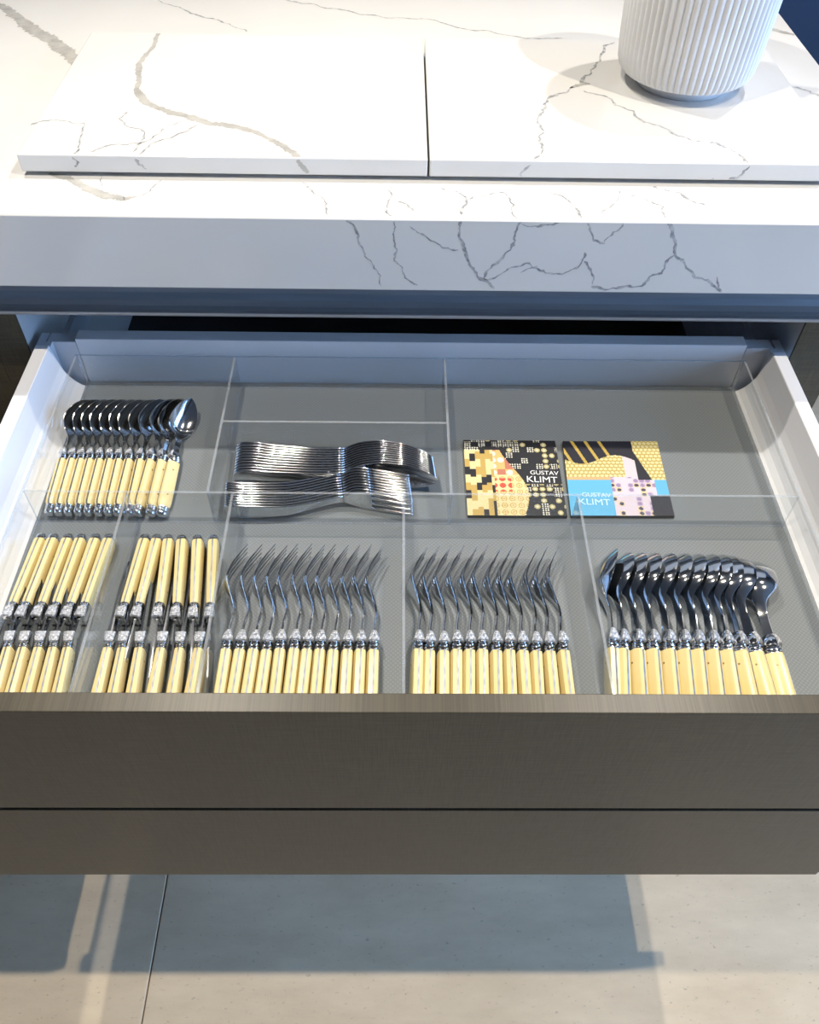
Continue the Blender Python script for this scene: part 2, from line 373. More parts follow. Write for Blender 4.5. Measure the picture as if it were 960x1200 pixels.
VEINS = [
    ('board', 1, [(-0.292, 1.113, 0.005), (-0.291, 1.074, 0.005), (-0.297, 1.034, 0.006), (-0.295, 1.001, 0.007), (-0.29, 0.977, 0.006), (-0.288, 0.957, 0.006), (-0.282, 0.938, 0.008), (-0.271, 0.92, 0.009), (-0.251, 0.904, 0.008), (-0.226, 0.891, 0.009), (-0.196, 0.872, 0.008), (-0.17, 0.867, 0.009), (-0.146, 0.855, 0.007), (-0.122, 0.832, 0.007), (-0.104, 0.813, 0.008), (-0.098, 0.799, 0.007)]),
    ('bface', 1, [(-0.1, 0.94, 0.0035), (-0.096, 0.934, 0.0045), (-0.09, 0.927, 0.004)]),
    ('board', 0, [(-0.377, 0.863, 0.0012), (-0.368, 0.873, 0.0012), (-0.351, 0.875, 0.0012), (-0.325, 0.87, 0.0012), (-0.32, 0.844, 0.0012), (-0.318, 0.819, 0.0012), (-0.318, 0.804, 0.0012)]),
    ('board', 0, [(-0.285, 0.897, 0.0013), (-0.291, 0.881, 0.0013), (-0.282, 0.866, 0.0013), (-0.26, 0.853, 0.0013), (-0.258, 0.835, 0.0013), (-0.262, 0.81, 0.0013)]),
    ('board', 0, [(-0.224, 0.881, 0.0012), (-0.248, 0.844, 0.0012), (-0.258, 0.828, 0.0012), (-0.294, 0.818, 0.0012), (-0.305, 0.809, 0.0012)]),
    ('board', 0, [(-0.208, 0.87, 0.0013), (-0.23, 0.84, 0.0013), (-0.25, 0.818, 0.0013), (-0.257, 0.803, 0.0013)]),
    ('bface', 0, [(-0.32, 0.94, 0.0013), (-0.315, 0.935, 0.0013), (-0.32, 0.93, 0.0013)]),
    ('bface', 0, [(-0.259, 0.939, 0.0015), (-0.257, 0.934, 0.0015), (-0.25, 0.929, 0.0015)]),
    ('counter', 1, [(-0.55, 1.267, 0.01), (-0.516, 1.232, 0.014), (-0.493, 1.203, 0.016), (-0.467, 1.17, 0.017), (-0.445, 1.149, 0.018), (-0.421, 1.117, 0.02), (-0.4, 1.092, 0.017), (-0.386, 1.068, 0.014)]),
    ('counter', 0, [(-0.331, 1.283, 0.0013), (-0.298, 1.259, 0.0013), (-0.258, 1.222, 0.0013), (-0.222, 1.202, 0.0013), (-0.197, 1.175, 0.0013)]),
    ('counter', 0, [(-0.157, 1.291, 0.0016), (-0.103, 1.264, 0.0016), (-0.033, 1.24, 0.0016), (0.013, 1.23, 0.0016), (0.049, 1.225, 0.0016), (0.086, 1.197, 0.0016), (0.145, 1.177, 0.0016), (0.211, 1.171, 0.0016)]),
    ('counter', 1, [(-0.35, 0.808, 0.005), (-0.333, 0.8, 0.009), (-0.308, 0.782, 0.009), (-0.283, 0.765, 0.01), (-0.266, 0.76, 0.007), (-0.254, 0.766, 0.002)]),
    ('counter', 0, [(-0.236, 0.797, 0.001), (-0.243, 0.776, 0.001), (-0.252, 0.766, 0.001)]),
    ('counter', 0, [(-0.298, 0.806, 0.001), (-0.292, 0.781, 0.001)]),
    ('counter', 0, [(-0.096, 0.796, 0.0011), (-0.077, 0.771, 0.0011), (-0.069, 0.742, 0.0011), (-0.067, 0.736, 0.0011)]),
    ('counter', 0, [(-0.008, 0.794, 0.0016), (-0.008, 0.768, 0.0016), (-0.012, 0.746, 0.0016), (-0.006, 0.735, 0.0016)]),
    ('counter', 0, [(-0.001, 0.762, 0.0012), (0.009, 0.756, 0.0012), (0.014, 0.744, 0.0012)]),
    ('counter', 0, [(0.04, 0.789, 0.0014), (0.061, 0.778, 0.0014), (0.066, 0.764, 0.0014), (0.06, 0.738, 0.0014)]),
    ('counter', 0, [(0.067, 0.767, 0.0014), (0.082, 0.775, 0.0014), (0.104, 0.781, 0.0014), (0.112, 0.758, 0.0014), (0.113, 0.733, 0.0014)]),
    ('counter', 0, [(0.146, 0.785, 0.0014), (0.164, 0.772, 0.0014), (0.172, 0.752, 0.0014), (0.175, 0.735, 0.0014)]),
    ('counter', 0, [(0.22, 0.79, 0.0012), (0.213, 0.764, 0.0012), (0.196, 0.744, 0.0012)]),
    ('counter', 0, [(0.228, 0.777, 0.0017), (0.247, 0.768, 0.0017), (0.258, 0.758, 0.0017), (0.256, 0.737, 0.0017)]),
    ('counter', 0, [(0.255, 0.796, 0.002), (0.279, 0.786, 0.002), (0.289, 0.769, 0.002), (0.3, 0.763, 0.002)]),
    ('counter', 1, [(0.491, 1.219, 0.008), (0.504, 1.205, 0.009), (0.52, 1.194, 0.007)]),
    ('counter', 0, [(0.465, 1.037, 0.002), (0.482, 1.026, 0.002), (0.494, 1.01, 0.002)]),
    ('face', 0, [(-0.05, 0.918, 0.0014), (-0.039, 0.897, 0.0014), (-0.033, 0.88, 0.0014), (-0.024, 0.866, 0.0014), (-0.017, 0.845, 0.0014)]),
    ('face', 0, [(-0.004, 0.918, 0.0015), (-0.005, 0.904, 0.0015), (-0.001, 0.888, 0.0015), (-0.004, 0.875, 0.0015), (0.007, 0.856, 0.0015), (0.02, 0.847, 0.0015)]),
    ('face', 0, [(0.011, 0.913, 0.0012), (0.027, 0.902, 0.0012), (0.043, 0.89, 0.0012), (0.059, 0.888, 0.0012)]),
    ('face', 0, [(0.06, 0.919, 0.002), (0.058, 0.904, 0.002), (0.067, 0.885, 0.002), (0.072, 0.87, 0.002), (0.081, 0.857, 0.002), (0.098, 0.844, 0.002)]),
    ('face', 0, [(0.117, 0.919, 0.0017), (0.113, 0.899, 0.0017), (0.104, 0.882, 0.0017), (0.088, 0.864, 0.0017), (0.086, 0.855, 0.0017)]),
    ('face', 0, [(0.117, 0.917, 0.0016), (0.133, 0.914, 0.0016), (0.153, 0.918, 0.0016)]),
    ('face', 0, [(0.087, 0.855, 0.0018), (0.109, 0.867, 0.0018), (0.13, 0.874, 0.0018), (0.148, 0.863, 0.0018), (0.165, 0.862, 0.0018), (0.179, 0.87, 0.0018), (0.183, 0.887, 0.0018)]),
    ('face', 0, [(0.18, 0.918, 0.0018), (0.189, 0.9, 0.0018), (0.2, 0.897, 0.0018), (0.211, 0.911, 0.0018), (0.214, 0.919, 0.0018)]),
    ('face', 0, [(0.184, 0.877, 0.0015), (0.193, 0.866, 0.0015), (0.197, 0.85, 0.0015)]),
    ('face', 0, [(0.122, 0.863, 0.0012), (0.139, 0.871, 0.0012)]),
    ('face', 0, [(0.256, 0.92, 0.0023), (0.266, 0.904, 0.0023), (0.272, 0.886, 0.0023), (0.293, 0.867, 0.0023), (0.313, 0.857, 0.0023), (0.33, 0.843, 0.0023)]),
    ('face', 0, [(0.272, 0.885, 0.0018), (0.264, 0.864, 0.0018), (0.248, 0.849, 0.0018), (0.222, 0.846, 0.0018), (0.196, 0.848, 0.0018)]),
    ('face', 0, [(0.321, 0.861, 0.0014), (0.331, 0.843, 0.0014)]),
    ('board', 0, [(0.262, 1.102, 0.0022), (0.245, 1.074, 0.0022), (0.229, 1.034, 0.0022), (0.217, 1.005, 0.0022), (0.204, 0.984, 0.0022)]),
    ('board', 1, [(0.191, 0.97, 0.003), (0.199, 0.977, 0.006), (0.208, 0.982, 0.008), (0.215, 0.982, 0.003)]),
    ('board', 0, [(0.195, 0.973, 0.002), (0.176, 0.955, 0.002), (0.16, 0.933, 0.002), (0.151, 0.906, 0.002), (0.148, 0.873, 0.002), (0.143, 0.845, 0.002), (0.137, 0.81, 0.002), (0.131, 0.797, 0.002)]),
    ('board', 0, [(0.205, 0.964, 0.002), (0.229, 0.948, 0.002), (0.252, 0.915, 0.002), (0.267, 0.884, 0.002), (0.293, 0.858, 0.002), (0.325, 0.846, 0.002), (0.34, 0.826, 0.002), (0.347, 0.802, 0.002)]),
    ('bface', 0, [(0.131, 0.938, 0.0013), (0.121, 0.928, 0.0013), (0.127, 0.923, 0.0013), (0.138, 0.922, 0.0013)]),
    ('bface', 0, [(0.348, 0.94, 0.0016), (0.342, 0.93, 0.0016), (0.322, 0.922, 0.0016), (0.314, 0.926, 0.0016)]),
]
def ribbon(pts, plane, seed):
    rr = random.Random(seed); p0w = pts[1][2] > 0.003
    # refine and roughen the centre line
    for it in range(4 if pts[1][2] > 0.003 else 3):
        q = [pts[0]]
        for a, b in zip(pts, pts[1:]):
            L = math.hypot(a[0] - b[0], a[1] - b[1])
            j = L * (0.07 if p0w else 0.15)
            q.append(((a[0] + b[0]) / 2 + rr.uniform(-j, j), (a[1] + b[1]) / 2 + rr.uniform(-j, j), (a[2] + b[2]) / 2 * (rr.uniform(0.8, 1.2) if p0w else rr.uniform(0.5, 1.5))))
            q.append(b)
        pts = q
    n = len(pts); v = []; f = []
    for i, p in enumerate(pts):
        a = pts[max(0, i - 1)]; b = pts[min(n - 1, i + 1)]
        dx, dy = b[0] - a[0], b[1] - a[1]; L = math.hypot(dx, dy) or 1
        nx, ny = -dy / L, dx / L
        e = 1.0 if 0 < i < n - 1 else 0.25
        for s in (-1, 1):
            w = p[2] * (0.5 if p0w else (0.58 if plane == 'face' else 0.75)) * e * (rr.uniform(0.82, 1.18) if p0w else rr.uniform(0.7, 1.3))
            x, y = p[0] + nx * w * s, p[1] + ny * w * s
            if plane == 'board': v.append((x, min(max(y, 0.8035), 1.107), 0.94212))
            elif plane == 'counter': v.append((min(x, 0.52), max(y, 0.7309), 0.92012))
            elif plane == 'face': v.append((x, 0.72938, min(max(y, 0.8416), 0.9186)))
            else: v.append((x, 0.80188, min(max(y, 0.926), 0.9407)))
        if i: f.append((2 * i - 2, 2 * i - 1, 2 * i + 1, 2 * i))
    return v, f
for k, (plane, thick, pts) in enumerate(VEINS):
    v, f = ribbon(pts, plane, k * 7 + 3)
    o = new_obj('vein', v, f, M['vein_thick'] if thick else M['vein_thin'])
    if plane in ('counter', 'face'): local(o, worktop)
    else: local(o, board_a if pts[0][0] < 0.02 else board_b)

# ------------------------------------------------------------------ ribbed planter
PX, PY = 0.319, 0.990
planter = empty('planter', (PX, PY, 0.942), 'matt white planter with vertical ribs and a recessed foot', 'planter')
def lathe_ribbed(prof, nrib, amp):
    seg = nrib * 6
    rings = []
    for r, z, a in prof:
        ring = []
        for k in range(seg):
            th = 2 * math.pi * k / seg
            ph = (k % 6) / 6 * 2 * math.pi
            rr = r + amp * a * (abs(math.cos(ph / 2)) - 0.7) * 1.0
            ring.append((rr * math.cos(th), rr * math.sin(th), z))
        rings.append(ring)
    return loft(rings, True, True)
bp_ = [(0.0480, 0.0125, 0), (0.0640, 0.0130, 0), (0.0690, 0.0145, 0.2), (0.0722, 0.018, 0.8), (0.0745, 0.024, 1), (0.0765, 0.040, 1), (0.0785, 0.075, 1), (0.0805, 0.115, 1), (0.0820, 0.160, 1), (0.0825, 0.205, 1), (0.0818, 0.212, 0.5), (0.0775, 0.214, 0), (0.0755, 0.210, 0), (0.0745, 0.195, 0), (0.0735, 0.150, 0), (0.02, 0.150, 0)]
v, f = lathe_ribbed(bp_, 66, 0.0028)
new_obj('body', v, f, M['ceramic'], planter, True)
rings = []
for r, z in [(0.046, 0.0), (0.0500, 0.0003), (0.0515, 0.002), (0.0525, 0.012), (0.052, 0.0135)]:
    rings.append([(r * math.cos(2 * math.pi * k / 64), r * math.sin(2 * math.pi * k / 64), z) for k in range(64)])
v, f = loft(rings)
new_obj('foot', v, f, M['ceramic'], planter, True)
for k, a in enumerate((-2.30, -2.21, -2.12, -2.02, -1.93)):
    r = 0.0648
    c = Vector((r * math.cos(a), r * math.sin(a), 0.0137))
    bm = bmesh.new(); bmesh.ops.create_icosphere(bm, subdivisions=1, radius=0.0010)
    me = bpy.data.meshes.new('pit'); bm.to_mesh(me); bm.free(); me.materials.append(M['hole'])
    o = bpy.data.objects.new('pit', me); COL.objects.link(o); o.parent = planter; o.location = c

# ------------------------------------------------------------------ base cabinet with handle profile
base = empty('base_cabinet', (0.0175, 1.0, 0.0), 'open base cabinet under the quartz worktop, taupe with pale side panels', 'cabinet')
def part(parent_obj, o):
    o.parent = parent_obj
    o.matrix_parent_inverse = Matrix.Identity(4)
    return o
for x0, x1 in ((-0.4515, -0.4155), (0.4493, 0.4853)):
    p = local(box_obj('side_panel', x0, x1, 0.7605, 1.32, 0.10, 0.792, M['carcass']), base)
    part(p, box_obj('edge_strip', x0, x1, 0.7575, 0.7605, 0.10, 0.7915, M['front']))
local(box_obj('end_panel', 0.4853, 0.5035, 0.7575, 1.32, 0.0, 0.840, M['front']), base)
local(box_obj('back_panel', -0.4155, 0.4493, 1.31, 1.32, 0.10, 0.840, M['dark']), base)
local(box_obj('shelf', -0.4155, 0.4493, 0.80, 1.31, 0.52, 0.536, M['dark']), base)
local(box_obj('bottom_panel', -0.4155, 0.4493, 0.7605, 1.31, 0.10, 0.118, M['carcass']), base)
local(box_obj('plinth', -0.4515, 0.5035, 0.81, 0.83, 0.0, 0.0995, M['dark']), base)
gp = [(0.766, 0.84), (0.766, 0.8185), (0.7645, 0.8105), (0.7605, 0.8045), (0.7545, 0.801), (0.7475, 0.8005), (0.7425, 0.802), (0.74, 0.8037), (0.7382, 0.8035), (0.7378, 0.8015), (0.7385, 0.7995), (0.745, 0.797), (0.757, 0.7955), (0.757, 0.7925), (0.7685, 0.7925), (0.7685, 0.84)]
local(extrude_x('handle_profile', gp, -0.4515, 0.5035, M['profile']), base)
local(box_obj('runner', -0.4155, -0.4085, 0.765, 1.25, 0.655, 0.690, M['bracket']), base)
local(box_obj('runner', 0.4423, 0.4493, 0.765, 1.25, 0.655, 0.690, M['bracket']), base)

nb = empty('base_cabinet', (-0.95, 1.0, 0.0), 'neighbouring base cabinet whose drawer is pulled out beside the cutlery drawer', 'cabinet')
local(box_obj('side_panel', -0.4880, -0.4520, 0.7605, 1.32, 0.10, 0.792, M['carcass']), nb)
local(box_obj('edge_strip', -0.4880, -0.4520, 0.7575, 0.7605, 0.10, 0.7915, M['front']), nb)
local(box_obj('side_panel', -1.388, -1.352, 0.7605, 1.32, 0.10, 0.792, M['carcass']), nb)
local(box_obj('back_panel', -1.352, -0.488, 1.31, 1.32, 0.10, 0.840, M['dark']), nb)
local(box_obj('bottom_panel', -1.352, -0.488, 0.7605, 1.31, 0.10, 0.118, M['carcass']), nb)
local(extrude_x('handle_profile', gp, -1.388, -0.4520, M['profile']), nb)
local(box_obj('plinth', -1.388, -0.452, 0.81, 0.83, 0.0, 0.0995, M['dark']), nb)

# ------------------------------------------------------------------ the open drawer
def make_drawer(cx, label, wide, low):
    hw = 0.4235                                     # outer half width of the drawer box
    d = empty('drawer', (cx, 0.53, 0.0), label, 'drawer')
    L0, R0 = cx - hw, cx + hw
    for s, xo in ((1, L0), (-1, R0)):
        prof = [(xo, 0.655), (xo, 0.7432), (xo + s * 0.0008, 0.744), (xo + s * 0.0147, 0.744), (xo + s * 0.0155, 0.7432), (xo + s * 0.0195, 0.715),
                (xo + s * 0.0220, 0.7060), (xo + s * 0.0262, 0.6980), (xo + s * 0.0310, 0.6915), (xo + s * 0.0365, 0.6870), (xo + s * 0.0400, 0.6855), (xo + s * 0.0400, 0.677), (xo + s * 0.012, 0.655)]
        local(extrude_y('side_panel', prof, 0.3135, 0.757, M['lacquer']), d)
        br = [(xo, 0.657), (xo, 0.7425), (xo + s * 0.009, 0.7425), (xo + s * 0.009, 0.7405), (xo + s * 0.011, 0.7405), (xo + s * 0.011, 0.7425), (xo + s * 0.042, 0.7425), (xo + s * 0.042, 0.657)]
        local(extrude_y('corner_bracket', br, 0.7655, 0.7815, M['bracket']), d)
        local(box_obj('bracket_cap', min(xo, xo + s * 0.0165), max(xo, xo + s * 0.0165), 0.7572, 0.7655, 0.657, 0.7428, M['bracket']), d)
    local(box_obj('back_panel', L0 + 0.0425, R0 - 0.0425, 0.7655, 0.7825, 0.657, 0.7465, M['lacquer'], None, 0.0006, 1), d)
    local(box_obj('bottom_panel', L0 + 0.0405, R0 - 0.0405, 0.3135, 0.7650, 0.667, 0.6845, M['lacquer']), d)
    x0, x1 = cx - wide, cx + wide
    local(box_obj('front_panel', x0, x1, 0.2970, 0.3133, 0.5785, 0.7670, M['front'], None, 0.0007, 2), d)
    local(box_obj('front_panel', x0, x1, 0.2970, 0.3133, 0.3885, 0.5730, M['front'], None, 0.0007, 2), d)
    local(box_obj('lower_box', low[0], low[1], 0.3135, 0.750, 0.400, 0.570, M['lacquer'], None, 0.002, 1), d)  # unseen solid box, added and sized to shape the shadow on the floor
    local(box_obj('stiffener', x0 + 0.03, x1 - 0.03, 0.3135, 0.3255, 0.5705, 0.655, M['dark']), d)
    return d
drawer = make_drawer(0.0175, 'open cutlery drawer with brushed taupe front and white metal sides', 0.4475, (-0.4275, 0.437))
make_drawer(-0.9155, 'second drawer pulled out next to the cutlery drawer, empty', 0.459, (-1.35, -0.4575))

liner = box_obj('drawer_liner', -0.3655, 0.3995, 0.3140, 0.7640, 0.6845, 0.6860, M['liner'])
tag(liner, 'grey textured liner mat covering the drawer bottom', 'liner')

# ------------------------------------------------------------------ clear acrylic organiser
org = empty('acrylic_organizer', (0.017, 0.54, 0.6862), 'clear acrylic cutlery organiser with nine compartments', 'organizer')
TZ0, TZ1 = 0.6862, 0.732
def sheet(name, x0, x1, y0, y1):
    v = [(x0, y0, TZ0), (x1, y0, TZ0), (x1, y1, TZ0), (x0, y1, TZ0), (x0, y0, TZ1), (x1, y0, TZ1), (x1, y1, TZ1), (x0, y1, TZ1)]
    f = [(0, 3, 2, 1), (4, 5, 6, 7), (0, 1, 5, 4), (1, 2, 6, 5), (2, 3, 7, 6), (3, 0, 4, 7)]
    thin_x = (x1 - x0) < (y1 - y0)
    idx = [1, 1, 1 if thin_x else 0, 0 if thin_x else 1, 1 if thin_x else 0, 0 if thin_x else 1]
    return local(new_obj(name, v, f, None, None, False, [M['acrylic'], M['acrylic_edge']], idx), org)
T = 0.0026
XL, XR, YF, YB = -0.3650, 0.3990, 0.3180, 0.7570
sheet('wall', XL, XL + T, YF, YB)
sheet('wall', XR - T, XR, YF, YB)
sheet('wall', XL + T, XR - T, YB - T, YB)
sheet('wall', XL + T, XR - T, YF, YF + T)
YC = 0.5490
sheet('divider', XL + T, XR - T, YC - T / 2, YC + T / 2)
for x in (-0.1845, 0.0535):
    sheet('divider', x - T / 2, x + T / 2, YC + T / 2, YB - T)
sheet('divider', -0.1845 + T / 2, 0.0535 - T / 2, 0.6495 - T / 2, 0.6495 + T / 2)
for x in (-0.2625, -0.1600, 0.0068, 0.1780):
    sheet('divider', x - T / 2, x + T / 2, YF + T, YC - T / 2)

# ------------------------------------------------------------------ cutlery
MAT_Z = 0.68625

def half_section(s, t, h, side, inner, zc=0.0, n=7):
    r = []
    for k in range(n):
        a = -math.pi / 2 + math.pi * k / (n - 1)
        c = max(0.0, math.cos(a)) ** 0.55
        sn = math.copysign(abs(math.sin(a)) ** 0.8, math.sin(a))
        r.append((side * (inner + (t - inner) * c), s, zc + h * sn))
    return r

def ring(s, rx, rz, zc=0.0, n=12, p=0.75):
    r = []
    for k in range(n):
        a = 2 * math.pi * k / n
        c, sn = math.cos(a), math.sin(a)
        r.append((rx * math.copysign(abs(c) ** p, c), s, zc + rz * math.copysign(abs(sn) ** p, sn)))
    return r

def make_handle(root, s0, s1, t0, t1, h0, h1, cap=None, pins=(0.2, 0.75), spring_w=0.0008):
    """scales, spring, pins; s0 is the bolster end, s1 the butt (s1 < s0)"""
    st = [0, 0.06, 0.3, 0.6, 0.85, 0.95, 1.0]
    shr = [0.97, 1, 1, 1, 1, 0.97, 0.80]
    for side in (-1, 1):
        rs = []
        for u, k in zip(st, shr):
            rs.append(half_section(s0 + (s1 - s0) * u, (t0 + (t1 - t0) * u) * k, (h0 + (h1 - h0) * u) * k, side, spring_w))
        v, f = loft(rs)
        sc = new_obj('handle_scale', v, f, M['ivory'], root, True)
        for u in pins:
            s = s0 + (s1 - s0) * u
            tt = (t0 + (t1 - t0) * u)
            rr = []
            for d, r in ((-0.0008, 0.0010), (0.00012, 0.0010)):
                rr.append([(side * (tt + d), s + r * math.cos(2 * math.pi * k / 8), r * math.sin(2 * math.pi * k / 8)) for k in range(8)])
            v, f = loft(rr)
            new_obj('pin', v, f, M['pin'], sc, False)
    w = spring_w
    rs = []
    for u, k in zip(st, shr):
        h = (h0 + (h1 - h0) * u) * k + 0.0003; s = s0 + (s1 - s0) * u
        rs.append([(-w, s, -h), (w, s, -h), (w, s, h), (-w, s, h)])
    v, f = loft(rs)
    new_obj('spring', v, f, M['spring'], root)
    if cap:
        rs = []
        for u, k in ((-0.001, 0.98), (0.0, 1.06), (0.12, 1.06), (0.18, 0.95), (0.24, 1.06), (0.36, 1.06), (0.42, 0.95), (0.48, 1.05), (0.8, 1.05), (0.94, 0.85), (1.0, 0.5)):
            rs.append(ring(s1 - cap * u, t1 * k * 0.84, h1 * k * 0.84, 0.0, 14, 1.0))
        v, f = loft(rs)
        new_obj('butt_cap', v, f, M['steel'], root, True)

def make_bolster(root, s_collar, s_bell, t, h, neck_t, neck_h, straight=False):
    """ribbed collar against the handle, then a bell tapering to the neck at s = 0, with the little emblem on top"""
    rs = []
    L = s_bell - s_collar
    for u, k in ((0, 1.0), (0.12, 1.03), (0.25, 0.92), (0.35, 1.03), (0.5, 1.03), (0.6, 0.92), (0.72, 1.0), (0.9, 0.9), (1.0, 0.78)):
        rs.append(ring(s_collar + L * u, t * k, h * k))
    v, f = loft(rs)
    new_obj('collar', v, f, M['steel'], root, True)
    rs = []
    bell = ((0.0, 0.85), (0.04, 1.04), (0.5, 1.02), (0.8, 0.98), (0.95, 0.88), (1.0, 0.6)) if straight else ((0.0, 0.80), (0.03, 1.08), (0.2, 1.06), (0.5, 0.90), (0.8, 0.66), (0.95, 0.48), (1.0, 0.3))
    for u, k in bell:
        s = s_bell + (0 - s_bell) * u
        rs.append(ring(s, max(neck_t, t * k), max(neck_h, h * (0.35 + 0.65 * k))))
    v, f = loft(rs)
    new_obj('bolster', v, f, M['steel'], root, True)
    rows = ((0.02, 0.80, 1.02), (0.06, 0.84, 1.16), (0.3, 0.92, 1.16), (0.5, 1.0, 1.16), (0.56, 1.0, 1.10), (0.64, 1.02, 1.16), (0.9, 1.06, 1.16), (0.96, 1.0, 1.02)) if straight else ((0.02, 0.92, 1.02), (0.06, 0.98, 1.17), (0.3, 0.86, 1.15), (0.36, 0.80, 1.08), (0.42, 0.80, 1.14), (0.7, 0.58, 1.02), (0.92, 0.42, 0.88), (1.0, 0.34, 0.75))
    # emblem: ridged trapezoid on the upper edge
    rs = []
    for u, wdt, zz in rows:
        s = s_bell + (0 - s_bell) * u
        z1 = h * zz; w = t * wdt
        rs.append([(-w, s, z1 - 0.0035), (w, s, z1 - 0.0035), (w, s, z1 - 0.0008), (w * 0.55, s, z1), (-w * 0.55, s, z1), (-w, s, z1 - 0.0008)])
    v, f = loft(rs)
    new_obj('bee_emblem', v, f, M['steel_chased'], root)

def sheet_mesh(table, ss, nc, th, tines=None, root_s=None):
    """table rows: (s, xoff, halfwidth, depth, zc).  Concave side faces +x."""
    V, F = [], []
    def strip(c0, c1, ss, n, taper=None):
        rings = []
        cs = [c0 + (c1 - c0) * k / n for k in range(n + 1)]
        if n >= 4:
            cs = [c0, c0 + (c1 - c0) * 0.05] + cs[1:-1] + [c1 - (c1 - c0) * 0.05, c1]
        for s in ss:
            xo, hw, dp, zc = lerp_table(table, s)
            u = max(0.0, (s - taper[0]) / (taper[1] - taper[0])) if taper else 0.0
            tt = th * 0.5 * (1 - 0.5 * u)
            mid = (c0 + c1) / 2
            def P(c, side, out=0.0):
                if taper: c = mid + (c - mid) * (1 - 0.62 * u ** 2.2)
                return (xo - dp * (1 - c * c) + side * tt, s, zc + c * hw + out)
            ro = min(th * (0.05 if taper else 0.42), hw * 0.5)
            rings.append([P(c, -1) for c in cs] + [P(c1, 0, ro)] + [P(c, 1) for c in reversed(cs)] + [P(c0, 0, -ro)])
        v, f = loft(rings)
        b = len(V); V.extend(v); F.extend(tuple(i + b for i in q) for q in f)
    if tines is None:
        strip(-1, 1, ss, nc)
    else:
        strip(-1, 1, [s for s in ss if s <= root_s + 1e-6], nc)
        tip = ss[-1]
        for c0, c1 in tines:
            strip(c0, c1, [s for s in ss if s >= root_s - 1e-6], 2, (root_s, tip))
    return V, F

def frange(a, b, n): return [a + (b - a) * i / (n - 1) for i in range(n)]
TINES = ((-0.99, -0.74), (-0.42, -0.17), (0.17, 0.42), (0.74, 0.99))

def dinner_fork():
    r = empty('dinner_fork', (0, 0, 0))
    make_handle(r, -0.021, -0.086, 0.0055, 0.0056, 0.0082, 0.0090)
    make_bolster(r, -0.021, -0.0125, 0.0050, 0.0078, 0.0013, 0.0030)
    tb = [(-0.004, 0, 0.0042, 0, 0), (0.004, 0.0, 0.0034, 0, 0), (0.022, 0.0015, 0.0032, 0, 0), (0.034, -0.002, 0.0050, 0.0003, 0), (0.044, -0.0065, 0.0098, 0.0012, 0),
          (0.053, -0.0090, 0.0118, 0.0016, 0), (0.066, -0.0066, 0.0120, 0.0010, 0), (0.080, -0.0010, 0.0118, 0.0004, 0), (0.093, 0.0052, 0.0112, 0, 0)]
    ss = frange(-0.004, 0.050, 12) + frange(0.0535, 0.093, 10)
    v, f = sheet_mesh(tb, ss, 8, 0.0018, TINES, 0.0535)
    new_obj('tined_head', v, f, M['steel'], r, True, None, None, 42)
    return r

def table_spoon():
    r = empty('tablespoon', (0, 0, 0))
    make_handle(r, -0.021, -0.086, 0.0057, 0.0060, 0.0082, 0.0090)
    make_bolster(r, -0.021, -0.0125, 0.0052, 0.0078, 0.0013, 0.0032)
    tb = [(-0.004, 0, 0.0046, 0, 0), (0.004, 0.0, 0.0040, 0, 0), (0.018, -0.0005, 0.0036, 0, 0), (0.030, -0.0045, 0.0044, 0.0004, 0), (0.036, -0.0058, 0.0080, 0.0022, 0),
          (0.044, -0.0058, 0.0165, 0.0060, 0), (0.054, -0.0040, 0.0206, 0.0086, 0), (0.064, -0.0014, 0.0208, 0.0088, 0), (0.074, 0.0018, 0.0178, 0.0068, 0), (0.081, 0.0044, 0.0130, 0.0040, 0), (0.0855, 0.0060, 0.0076, 0.0014, 0), (0.088, 0.0070, 0.0008, 0, 0)]
    v, f = sheet_mesh(tb, frange(-0.004, 0.030, 7) + frange(0.033, 0.088, 20), 12, 0.0015)
    new_obj('bowl', v, f, M['steel'], r, True, None, None, 42)
    return r

def tea_spoon():
    r = empty('teaspoon', (0, 0, 0))
    make_handle(r, -0.0165, -0.0760, 0.0046, 0.0050, 0.0066, 0.0072, cap=0.0108)
    make_bolster(r, -0.0165, -0.0095, 0.0042, 0.0064, 0.0011, 0.0024)
    tb = [(-0.004, 0, 0.0034, 0, 0), (0.003, 0.0, 0.0028, 0, 0), (0.013, 0.0006, 0.0026, 0, 0), (0.022, -0.0032, 0.0034, 0.0004, 0), (0.027, -0.0052, 0.0066, 0.0018, 0),
          (0.034, -0.0052, 0.0120, 0.0050, 0), (0.042, -0.0028, 0.0146, 0.0068, 0), (0.050, 0.0010, 0.0143, 0.0068, 0), (0.058, 0.0054, 0.0118, 0.0048, 0), (0.064, 0.0088, 0.0082, 0.0024, 0), (0.068, 0.0112, 0.0044, 0.0008, 0), (0.070, 0.0124, 0.0010, 0, 0)]
    v, f = sheet_mesh(tb, frange(-0.004, 0.022, 6) + frange(0.025, 0.070, 17), 10, 0.0013)
    new_obj('bowl', v, f, M['steel'], r, True, None, None, 42)
    return r

